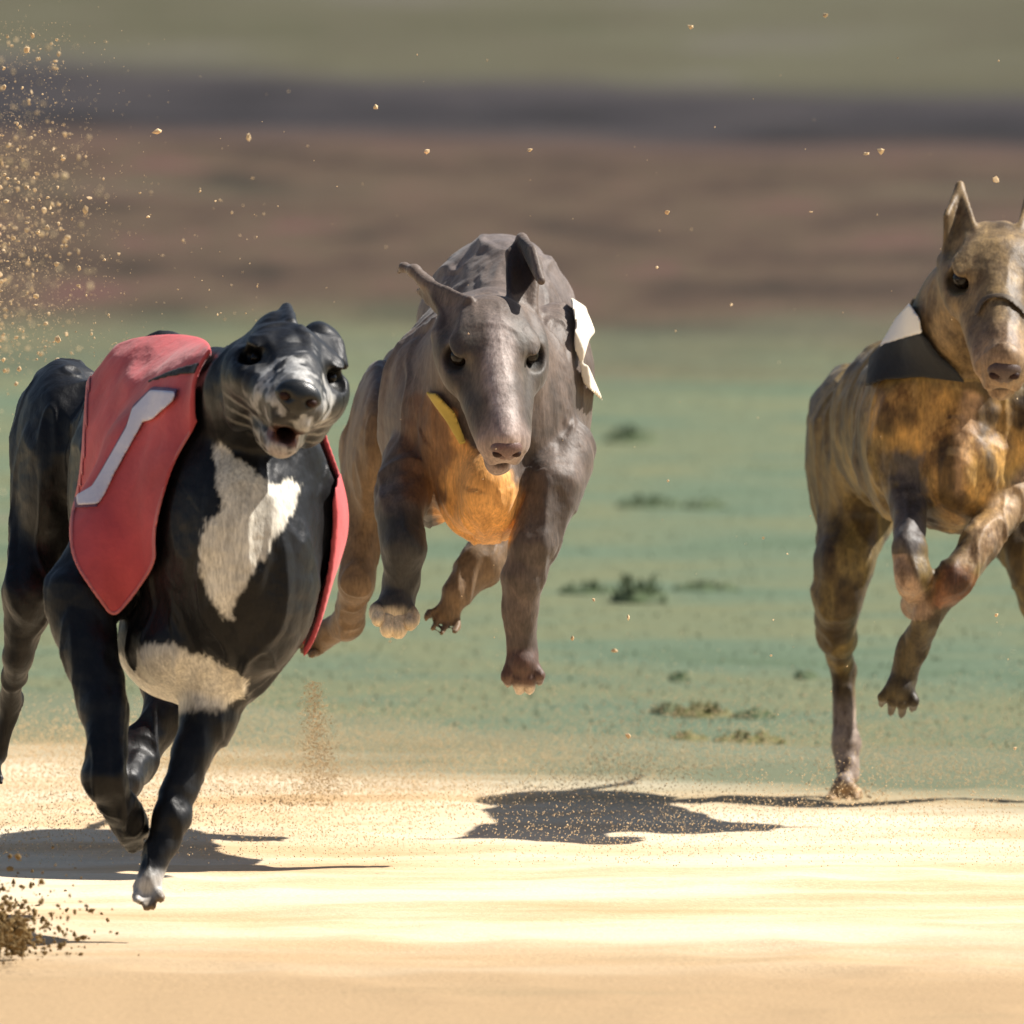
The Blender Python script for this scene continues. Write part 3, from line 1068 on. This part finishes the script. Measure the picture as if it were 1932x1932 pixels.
e.cone((1785, 730, 0.06), 135, (1845, 590, -0.08), 108, 0.03, tag='neck')
e.cone((1845, 590, -0.08), 108, (1880, 515, -0.16), 92, 0.02, tag='neck')
e.chain([(1690, 870, -0.02, 50), (1708, 950, -0.08, 33), (1720, 1035, -0.15, 30), (1726, 1085, -0.16, 33), (1730, 1125, -0.10, 26), (1732, 1140, -0.03, 26)], 0.008)
e.paw(1733, 1130, 0.0, 34, 5, 0.04)
e.chain([(1945, 860, -0.02, 62), (1908, 945, -0.06, 42), (1850, 1025, -0.12, 34), (1799, 1092, -0.15, 37), (1754, 1160, -0.12, 29), (1722, 1225, -0.08, 26),
         (1703, 1280, -0.06, 25)], 0.008)
e.paw(1696, 1308, -0.07, 44, -8, 0.01)
e.chain([(1625, 940, 0.55, 85), (1592, 1060, 0.48, 54), (1580, 1130, 0.48, 44), (1577, 1200, 0.54, 34), (1590, 1262, 0.62, 24), (1598, 1400, 0.60, 22), (1600, 1465, 0.58, 20)], 0.010)
e.paw(1592, 1488, 0.56, 38, 0, -0.04)
e.chain([(1900, 940, 0.6, 85), (1955, 1060, 0.48, 54), (1985, 1180, 0.55, 34), (1990, 1260, 0.62, 24), (1992, 1380, 0.55, 24)], 0.010)
e.paw(1990, 1410, 0.53, 38, 0, -0.04)
e.chain([(1640, 830, 0.75, 20), (1660, 900, 0.98, 12), (1670, 920, 1.2, 6)], 0.02)
e.head((1884, 494, -0.20), (1893, 664, -0.335), (1, 0.0, 0.04), 1.16, 0.004, 1.0)
for (q0, q1, q2, q3) in (((1786, 470, -0.19), (1842, 440, -0.21), (1811, 350, -0.15), (1786, 408, -0.19)),
                         ((1978, 470, -0.19), (1922, 440, -0.21), (1942, 356, -0.15), (1972, 408, -0.19))):
    e.tri(q0, q1, q2, 7)
    e.tri(q0, q3, q2, 7)


SNUG = [(1836, 592), (1848, 564), (1872, 552), (1902, 554), (1926, 570), (1942, 592), (1938, 600), (1920, 580), (1898, 563), (1872, 561), (1854, 571), (1843, 597)]


def coat_e(px, py, d, V):
    n1 = vnoise(V, 60, 1) * 8 + vnoise(V, 150, 2) * 4
    c = np.tile(np.array([0.170, 0.120, 0.042]), (len(px), 1))
    c *= (1 + 0.25 * vnoise(V, 20, 5))[:, None]
    m = pmask(px, py, [(1640, 735), (1800, 725), (1930, 760), (1930, 880), (1890, 985), (1780, 1000), (1745, 900), (1700, 860), (1640, 800)], 30, n1 * 2) * (d < 0.12)
    c = blend(c, m * (0.55 + 0.45 * sstep(-0.3, 0.4, vnoise(V, 42, 12))), (0.54, 0.315, 0.095))  # tan chest with golden highlights painted into the coat
    drk = sstep(0.02, 0.3, vnoise(V * np.array([1, 0.5, 1]), 34, 14)) * (py > 720)
    c = blend(c, drk * 0.8, (0.06, 0.036, 0.012))
    fc = (d < -0.1) & (py < 790)
    c = blend(c, fc * 0.55, (0.34, 0.235, 0.135))
    fm = fc * sstep(0.0, 0.35, vnoise(V * np.array([1, 0.6, 1]), 48, 16))
    c = blend(c, fm * 0.6, (0.095, 0.062, 0.028))
    hx = (V - e.hf[0]) @ e.hf[1]
    c = blend(c, fc * sstep(0.13, 0.18, hx) * 0.6, (0.40, 0.27, 0.175))
    m = pmask(px, py, [(1815, 745), (1850, 740), (1845, 800), (1820, 920), (1800, 940), (1800, 850)], 12, n1) * (d < 0.1)
    c = blend(c, m * 0.7, (0.55, 0.36, 0.22))
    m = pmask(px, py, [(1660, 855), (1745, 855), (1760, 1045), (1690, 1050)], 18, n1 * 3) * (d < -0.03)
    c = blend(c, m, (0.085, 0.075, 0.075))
    m = (py > 1045) * (d < 0.3) * (px < 1775) * (py < 1170) * (d < -0.02) * sstep(1720, 1700, px - (py - 1045) * 0.45)
    c = blend(c, m * 0.7, (0.40, 0.275, 0.20))
    m = sstep(1150, 1185, py + (px - 1740) * 0.3 + n1) * (d < 0.2)
    c = blend(c, m, (0.075, 0.055, 0.022))
    m = pmask(px, py, [(1975, 870), (1915, 890), (1820, 1020), (1800, 1075), (1850, 1075), (1920, 1000), (1990, 930)], 12, n1) * (d < 0.1) * (d > -0.2)
    c = blend(c, m * 0.7, (0.46, 0.32, 0.20))
    m = pmask(px, py, [(1760, 1080), (1830, 1060), (1850, 1110), (1790, 1150), (1755, 1150)], 9, n1) * (d < 0.2)
    c = blend(c, m * 0.65, (0.22, 0.085, 0.038))
    m = sstep(1300, 1360, py) * (d > 0.3)
    c = blend(c, m, (0.34, 0.27, 0.23))
    m = sstep(1465, 1490, py) * (d > 0.3)
    c = blend(c, m, (0.48, 0.33, 0.19))
    return c


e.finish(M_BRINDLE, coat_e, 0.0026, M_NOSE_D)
ej = e.shell("racing_jacket", JT, [[(1632, 730), (1640, 672), (1668, 648), (1738, 628), (1775, 660), (1822, 722), (1740, 712), (1670, 716)]], -0.12, 0.12, 0.002, 0.009, M_BLACKCLOTH, e.root, wr=0.005)
wj = e.shell("white_panel", JT, [[(1716, 572), (1690, 600), (1658, 655), (1700, 640), (1740, 629), (1735, 600)]], -0.15, 0.12, 0.002, 0.009, M_WHITECLOTH, ej, wr=0.004)

e.shell("muzzle_strap", ('head',), [SNUG], -0.45, -0.12, 0.0003, 0.0036, M_STRAP, e.root, h=0.0014)


# ------------------------------------------------------------------ ground
def strip(name, near, far, mat, z, nx=160, x0=-60, x1=60, ramp_=3.0, wob=0.25, seed=0):
    """band of ground between two edge curves; near/far: functions x -> Y"""
    xs = np.concatenate([np.linspace(x0, -4, 30)[:-1], np.linspace(-4, 4, nx), np.linspace(4, x1, 30)[1:]])
    rows = 24
    vs = []
    tv = []
    for j in range(rows):
        t = (j / (rows - 1)) ** 3
        for x in xs:
            q = np.array([[x, 0, j * 0.0]])
            yn = near(x) + wob * float(vnoise(q, 1.7, seed)[0]) + wob * 0.5 * float(vnoise(q, 5, seed + 9)[0])
            yf = far(x) + wob * float(vnoise(q, 1.3, seed + 3)[0]) + wob * 0.5 * float(vnoise(q, 4, seed + 5)[0])
            vs.append((x, yn + (yf - yn) * t, z - 0.007 * max(0.0, 1 - (yf - yn) * t / 1.5)))
            tv.append(1 - min(1, (yf - yn) * t / ramp_))
    n = len(xs)
    fc = [(j * n + i, j * n + i + 1, (j + 1) * n + i + 1, (j + 1) * n + i) for j in range(rows - 1) for i in range(n - 1)]
    o = mesh_obj(name, vs, fc, mat)
    at_ = o.data.attributes.new("thin", 'FLOAT', 'POINT')
    at_.data.foreach_set("value", np.array(tv, np.float32))
    tag(o, kind='structure')
    return o


def edge(yl, yr):
    """edge curve through the ground at the left and right of the picture, easing level outside"""
    pl, pr = ground_pt(0, yl), ground_pt(1932, yr)
    sl_ = (pr.y - pl.y) / (pr.x - pl.x)
    mid = (pl + pr) / 2

    def fn(x):
        q = x - mid.x
        return mid.y + sl_ * 2.5 * math.tanh(q / 2.5)
    return fn


gv = [(-900, -60, 0), (900, -60, 0), (900, 1500, 0), (-900, 1500, 0)]
g = mesh_obj("ground", gv, [(0, 1, 2, 3)], M_TURF)
tag(g, kind='structure')

# sand track: a finely modelled sheet where the dogs run
se = edge(1415, 1525)
xs = np.concatenate([np.linspace(-60, -2.2, 40)[:-1], np.linspace(-2.2, 2.2, 221), np.linspace(2.2, 60, 40)[1:]])
rows = np.concatenate([np.linspace(-2.0, 0.16, 20)[:-1], np.linspace(0.16, 1.0, 250)])
X, T = np.meshgrid(xs, rows)
yn0 = 21.5
FAR = np.array([se(x) for x in xs])
SE = FAR.copy()
FAR = FAR + 1.3
q = np.stack([xs, xs * 0, xs * 0], 1)
FAR = FAR + 0.22 * vnoise(q, 2.2, 4) + 0.12 * vnoise(q, 6, 5) + 0.05 * vnoise(q, 17, 6)
Yg = yn0 + (FAR[None, :] - yn0) * T
pts = np.stack([X.ravel(), Yg.ravel(), np.zeros(X.size)], 1)
hz = 0.010 * vnoise(pts, 2.2, 1) + 0.006 * vnoise(pts, 6, 2) + 0.004 * vnoise(pts, 15, 3)
# hoof-like paw scuffs
for k in range(60):
    cx_, cy_ = rng.uniform(-1.2, 1.2), rng.uniform(22.5, 27.5)
    r2 = ((pts[:, 0] - cx_) / 0.06) ** 2 + ((pts[:, 1] - cy_) / 0.09) ** 2
    hz += np.where(r2 < 9, -0.010 * np.exp(-r2) + 0.006 * np.exp(-(np.sqrt(r2) - 1.6) ** 2 * 3), 0)
fade = sstep(1.0, 0.90, T.ravel())
pts[:, 2] = 0.016 + 0.33 * hz * fade - 0.012 * (1 - fade)
nx = len(xs)
nr = len(rows)
ii = (np.arange(nr - 1)[:, None] * nx + np.arange(nx - 1)[None, :]).ravel()
fq = np.stack([ii, ii + 1, ii + nx + 1, ii + nx], 1)
sand = mesh_obj("sand_track", pts, fq, M_SAND)
thin = sstep(-1.2, 0.7, (Yg - SE[None, :]).ravel())
damp = sstep(24.7, 22.9, Yg.ravel() + 0.35 * vnoise(pts * np.array([0.35, 1, 0]), 3.0, 31) + 0.2 * vnoise(pts * np.array([0.35, 1, 0]), 9.0, 32))
for nm, val in (("thin", thin), ("damp", damp)):
    at_ = sand.data.attributes.new(nm, 'FLOAT', 'POINT')
    at_.data.foreach_set("value", val.astype(np.float32))
tag(sand, kind='structure')

strip("brown_earth_strip", edge(800, 785), edge(235, 285), M_EARTH, 0.005, seed=2, wob=1.2, ramp_=8.5)
strip("dark_ground_strip", edge(268, 312), edge(125, 200), M_DARK, 0.012, seed=4, wob=0.5, ramp_=2.2)  # dark band between the brown strip and the pale field
strip("pale_field", edge(142, 222), lambda x: 900.0, M_FIELD, 0.019, seed=6, wob=0.6, ramp_=3.0)

# ------------------------------------------------------------------ short grass on the turf
def blades(n, pos_fn, hgt, wid):
    v, f = [], []
    for i in range(n):
        x, y, z, hh = pos_fn()
        a_ = random.uniform(0, math.pi)
        ln = hh * random.uniform(0.6, 1.2)
        lean = random.uniform(-0.5, 0.5) * ln
        dx, dy = math.cos(a_) * wid, math.sin(a_) * wid
        k = len(v)
        v += [(x - dx, y - dy, z), (x + dx, y + dy, z), (x + lean, y + random.uniform(-.4, .4) * ln, z + ln)]
        f.append((k, k + 1, k + 2))
    return v, f


def turf_pos():
    while True:
        py_ = random.uniform(640, 1500)
        p = ground_pt(random.uniform(-250, 2180), py_)
        if p.y > se(p.x) + 0.9:
            return p.x, p.y, 0.0, 0.007
v, f = blades(5000, turf_pos, 0.014, 0.0016)
go = mesh_obj("grass", v, f, M_BLADE, None, False)
tag(go, "short dull green grass behind the sand", "grass", kind='stuff')


def tuft(x, y, wpx, hpx, n, label, mat=M_TUFT):
    """one rooted clump: blades growing out of a low mound, a single surface"""
    c = ground_pt(x, y)
    sc = F / c.y
    wm, hm = wpx / sc, hpx / sc
    pr = [Ell(np.array([0, 0, 0.0]), np.array([wm * 0.5, 0.07, hm * 0.30]), None, 0.004)]
    for i in range(n):
        u = random.uniform(-1, 1)
        v_ = random.uniform(-1, 1)
        h_ = hm * (1 - 0.75 * abs(u) ** 1.3) * random.uniform(0.5, 1.05)
        bx, by = u * wm * 0.44, v_ * 0.05
        pr.append(Cone((bx, by, 0.0), (bx + random.gauss(0, 0.35) * h_, by + random.gauss(0, 0.35) * h_, h_), 0.0042, 0.0018, 0.004))
    G, ax_, lo_ = field(pr, 0.003, pad=0.008)
    V_, Q_ = surface(G, lo_, 0.003)
    o = mesh_obj("grass_tuft", V_, Q_, mat)
    o.location = c
    tag(o, label, "grass tuft", "grass tufts behind the sand track")


tuft(1205, 1135, 110, 62, 60, "tall dark green grass tuft in the open turf, farther from the sand")
tuft(1110, 1118, 120, 26, 50, "low dark green grass tuft just left of the tall dark one")
tuft(1330, 1112, 130, 20, 50, "faint low grass tuft just right of the tall dark one")
tuft(1225, 955, 130, 26, 60, "long low dark grass tuft right of the grey dog's lit foreleg")
tuft(1330, 957, 90, 20, 40, "small low grass tuft at the right end of the long low one")
tuft(1190, 832, 110, 34, 50, "faint grass tuft just right of the grey dog's shoulder")
tuft(1262, 1345, 70, 26, 45, "small dark grass tuft at the left of the olive patch near the sand", M_TUFT)
tuft(1325, 1350, 120, 34, 60, "broad olive yellow grass tuft near the sand edge", M_OLIVE)
tuft(1425, 1352, 90, 18, 40, "thin dark grass tuft between the broad olive tuft and the brindle dog", M_TUFT)
tuft(1300, 1395, 80, 16, 40, "tiny grass tuft under the broad olive one", M_OLIVE)
tuft(1415, 1400, 150, 24, 60, "low olive grass tuft nearest the sand, left of the brindle dog's hind foot", M_OLIVE)
tuft(1282, 1282, 40, 18, 25, "small lone grass tuft above the broad olive one")
tuft(1522, 1278, 44, 18, 25, "small lone grass tuft left of the brindle dog's hind shank")

# ------------------------------------------------------------------ flying sand
ICO = None


def ico():
    import bmesh
    bm = bmesh.new()
    bmesh.ops.create_icosphere(bm, subdivisions=1, radius=1)
    v = np.array([q.co[:] for q in bm.verts])
    f = [[x.index for x in q.verts] for q in bm.faces]
    bm.free()
    return v, np.array(f)


IV, IF = ico()


def grains(name, plist, mat, label):
    """plist: (px, py, distance, radius px)"""
    V, Q = [], []
    for (x, y, D, r) in plist:
        z = D
        c = np.array([(x - 966) / F * z, (966 - y) / F * z, z])
        rr = r * z / F
        jit = 1 + 0.35 * rng.standard_normal((len(IV), 1)).clip(-1.2, 1.2)
        pts_ = to_world(c) + IV * jit * rr * rng.uniform(0.6, 1.3, (1, 3))
        if pts_[:, 2].min() < 0:
            continue
        Q.append(IF + sum(len(q) for q in V))
        V.append(pts_)
    o = mesh_obj(name, np.concatenate(V), np.concatenate(Q), mat, None, False)
    tag(o, label, "sand", kind='stuff')
    return o


pl = []
for i in range(640):
    t = abs(random.gauss(0, 1))
    x = -20 + t * 90
    y = random.choice([random.uniform(60, 660), random.gauss(480, 140)])
    pl.append((x, y, random.choice([random.uniform(24.5, 27), random.uniform(27, 32)]), random.choice([1.2, 1.6, 2.0, 2.6, 3.4, 4.4])))
for i in range(150):
    pl.append((random.uniform(0, 500), random.gauss(560, 130), random.uniform(24.5, 27.5), random.choice([1.0, 1.4, 2])))
for (x, y, r) in ((297, 248, 7), (470, 258, 6), (50, 95, 7), (708, 203, 5), (1558, 28, 7), (1302, 50, 5), (1662, 285, 6), (1880, 340, 6), (1260, 400, 4),
                  (1635, 290, 4), (1380, 575, 4), (1000, 283, 5), (805, 285, 4), (30, 725, 6), (110, 640, 5), (1185, 1165, 4), (1120, 1132, 4), (1160, 1228, 5),
                  (1080, 1205, 5), (1440, 1015, 3), (1915, 1412, 4), (1880, 1160, 4), (1185, 1388, 5), (1530, 400, 3), (120, 300, 5), (65, 470, 5), (160, 395, 6), (1240, 505, 4)):
    pl.append((x, y, random.uniform(24.6, 26.2), r))
for i in range(130):
    pl.append((random.uniform(300, 1932), random.uniform(100, 1400), random.uniform(24.5, 28), random.choice([0.8, 1.0, 1.3, 1.8])))
for i in range(3000):       # sand falling from the grey dog's hind foot
    y = 1285 + 215 * random.random() ** 0.8
    pl.append((590 + (y - 1285) * 0.07 + random.gauss(0, 8 + (y - 1285) * 0.08), y, random.uniform(25.9, 26.15), random.choice([0.6, 0.8, 1.0, 1.3])))
for i in range(260):
    pl.append((random.gauss(560, 45), 1520 - abs(random.gauss(0, 14)), random.uniform(25.9, 26.2), random.choice([0.9, 1.4, 2.0])))
for i in range(300):       # and round the brindle dog's hind foot
    pl.append((1600 + random.gauss(0, 45), 1512 - abs(random.gauss(0, 22)), random.uniform(26.7, 27.0), random.choice([0.9, 1.4, 2.2])))
def dust(name, pts_c, rad, mat, label):
    """very fine grains: octahedra"""
    n = len(pts_c)
    base = np.array([(1, 0, 0), (-1, 0, 0), (0, 1, 0), (0, -1, 0), (0, 0, 1), (0, 0, -1)], float)
    fc = np.array([(0, 2, 4), (2, 1, 4), (1, 3, 4), (3, 0, 4), (2, 0, 5), (1, 2, 5), (3, 1, 5), (0, 3, 5)])
    V_ = (pts_c[:, None, :] + base[None] * rad[:, None, None]).reshape(-1, 3)
    Q_ = (fc[None] + 6 * np.arange(n)[:, None, None]).reshape(-1, 3)
    o = mesh_obj(name, V_, Q_, mat, None, True)
    tag(o, label, "dust", kind='stuff')


nD = 90000
dy_ = np.concatenate([rng.uniform(25.2, 28.6, nD // 2), rng.normal(27.2, 0.6, nD - nD // 2)])
dx_ = np.concatenate([rng.uniform(-0.8, 0.8, nD // 2), rng.normal(-0.35, 0.38, nD - nD // 2)])
dz_ = 0.02 + np.abs(rng.normal(0, 0.030, nD)) * (1 + 0.7 * vnoise(np.stack([dx_ * 3, dy_, dy_ * 0], 1), 2.0, 51))
kp = (dz_ > 0.012) & (vnoise(np.stack([dx_, dy_ * 0.4, dz_ * 3], 1), 3.0, 52) > -0.35)
dust("sand_dust", np.stack([dx_, dy_, dz_], 1)[kp], rng.uniform(0.0004, 0.0011, nD)[kp], M_GRAIN, "fine pale dust hanging low over the sand where the dogs run")
nP = 2500
tx_ = np.abs(rng.normal(0, 1, nP)) * 110 - 20
ty_ = np.where(rng.random(nP) < 0.5, rng.uniform(40, 680, nP), rng.normal(430, 150, nP))
zd_ = rng.uniform(25.0, 27.0, nP)
pw = to_world(np.stack([(tx_ - 966) / F * zd_, (966 - ty_) / F * zd_, zd_], 1))
dust("dust_plume", pw, rng.uniform(0.0003, 0.0007, nP), M_GRAIN, "hazy spray of fine sand in the air at the upper left")
grains("flying_sand", pl, M_GRAIN, "sand grains flying through the air behind and between the dogs")
pl = []
for i in range(330):
    t = abs(random.gauss(0, 1))
    x = -10 + t * 85
    y = 1790 - abs(random.gauss(0, 70)) + t * 8
    pl.append((x, y, random.uniform(23.2, 23.9), random.choice([1.5, 2.2, 3, 4, 5.5])))
for i in range(420):
    pl.append((random.gauss(14, 34), random.gauss(1765, 30), random.uniform(23.3, 23.7), random.choice([1.2, 1.8, 2.6, 3.6, 5])))
grains("kicked_sand", pl, M_CLOD, "dark damp sand crumbs kicked up in the lower left corner")

# the big clod of damp sand
Dc = 23.5
cc = to_world(np.array([(12 - 966) / F * Dc, (966 - 1765) / F * Dc, Dc]))
V, Q = [], []
prs = []
for i in range(120):
    prs.append(Ell(np.array([random.gauss(0, 0.013), random.gauss(0, 0.011), random.gauss(0, 0.011)]), np.array([1, 0.8, 1]) * random.uniform(0.0025, 0.0065), None, 0.0015))
G, ax_, lo_ = field(prs, 0.0015, pad=0.006)
V, Q = biggest(*surface(G, lo_, 0.0015))
o = mesh_obj("sand_clod", V, Q, M_CLOD, None, True)
o.location = Vector(cc)
tag(o, "dark lump of damp sand flying at the lower left edge", "clod")
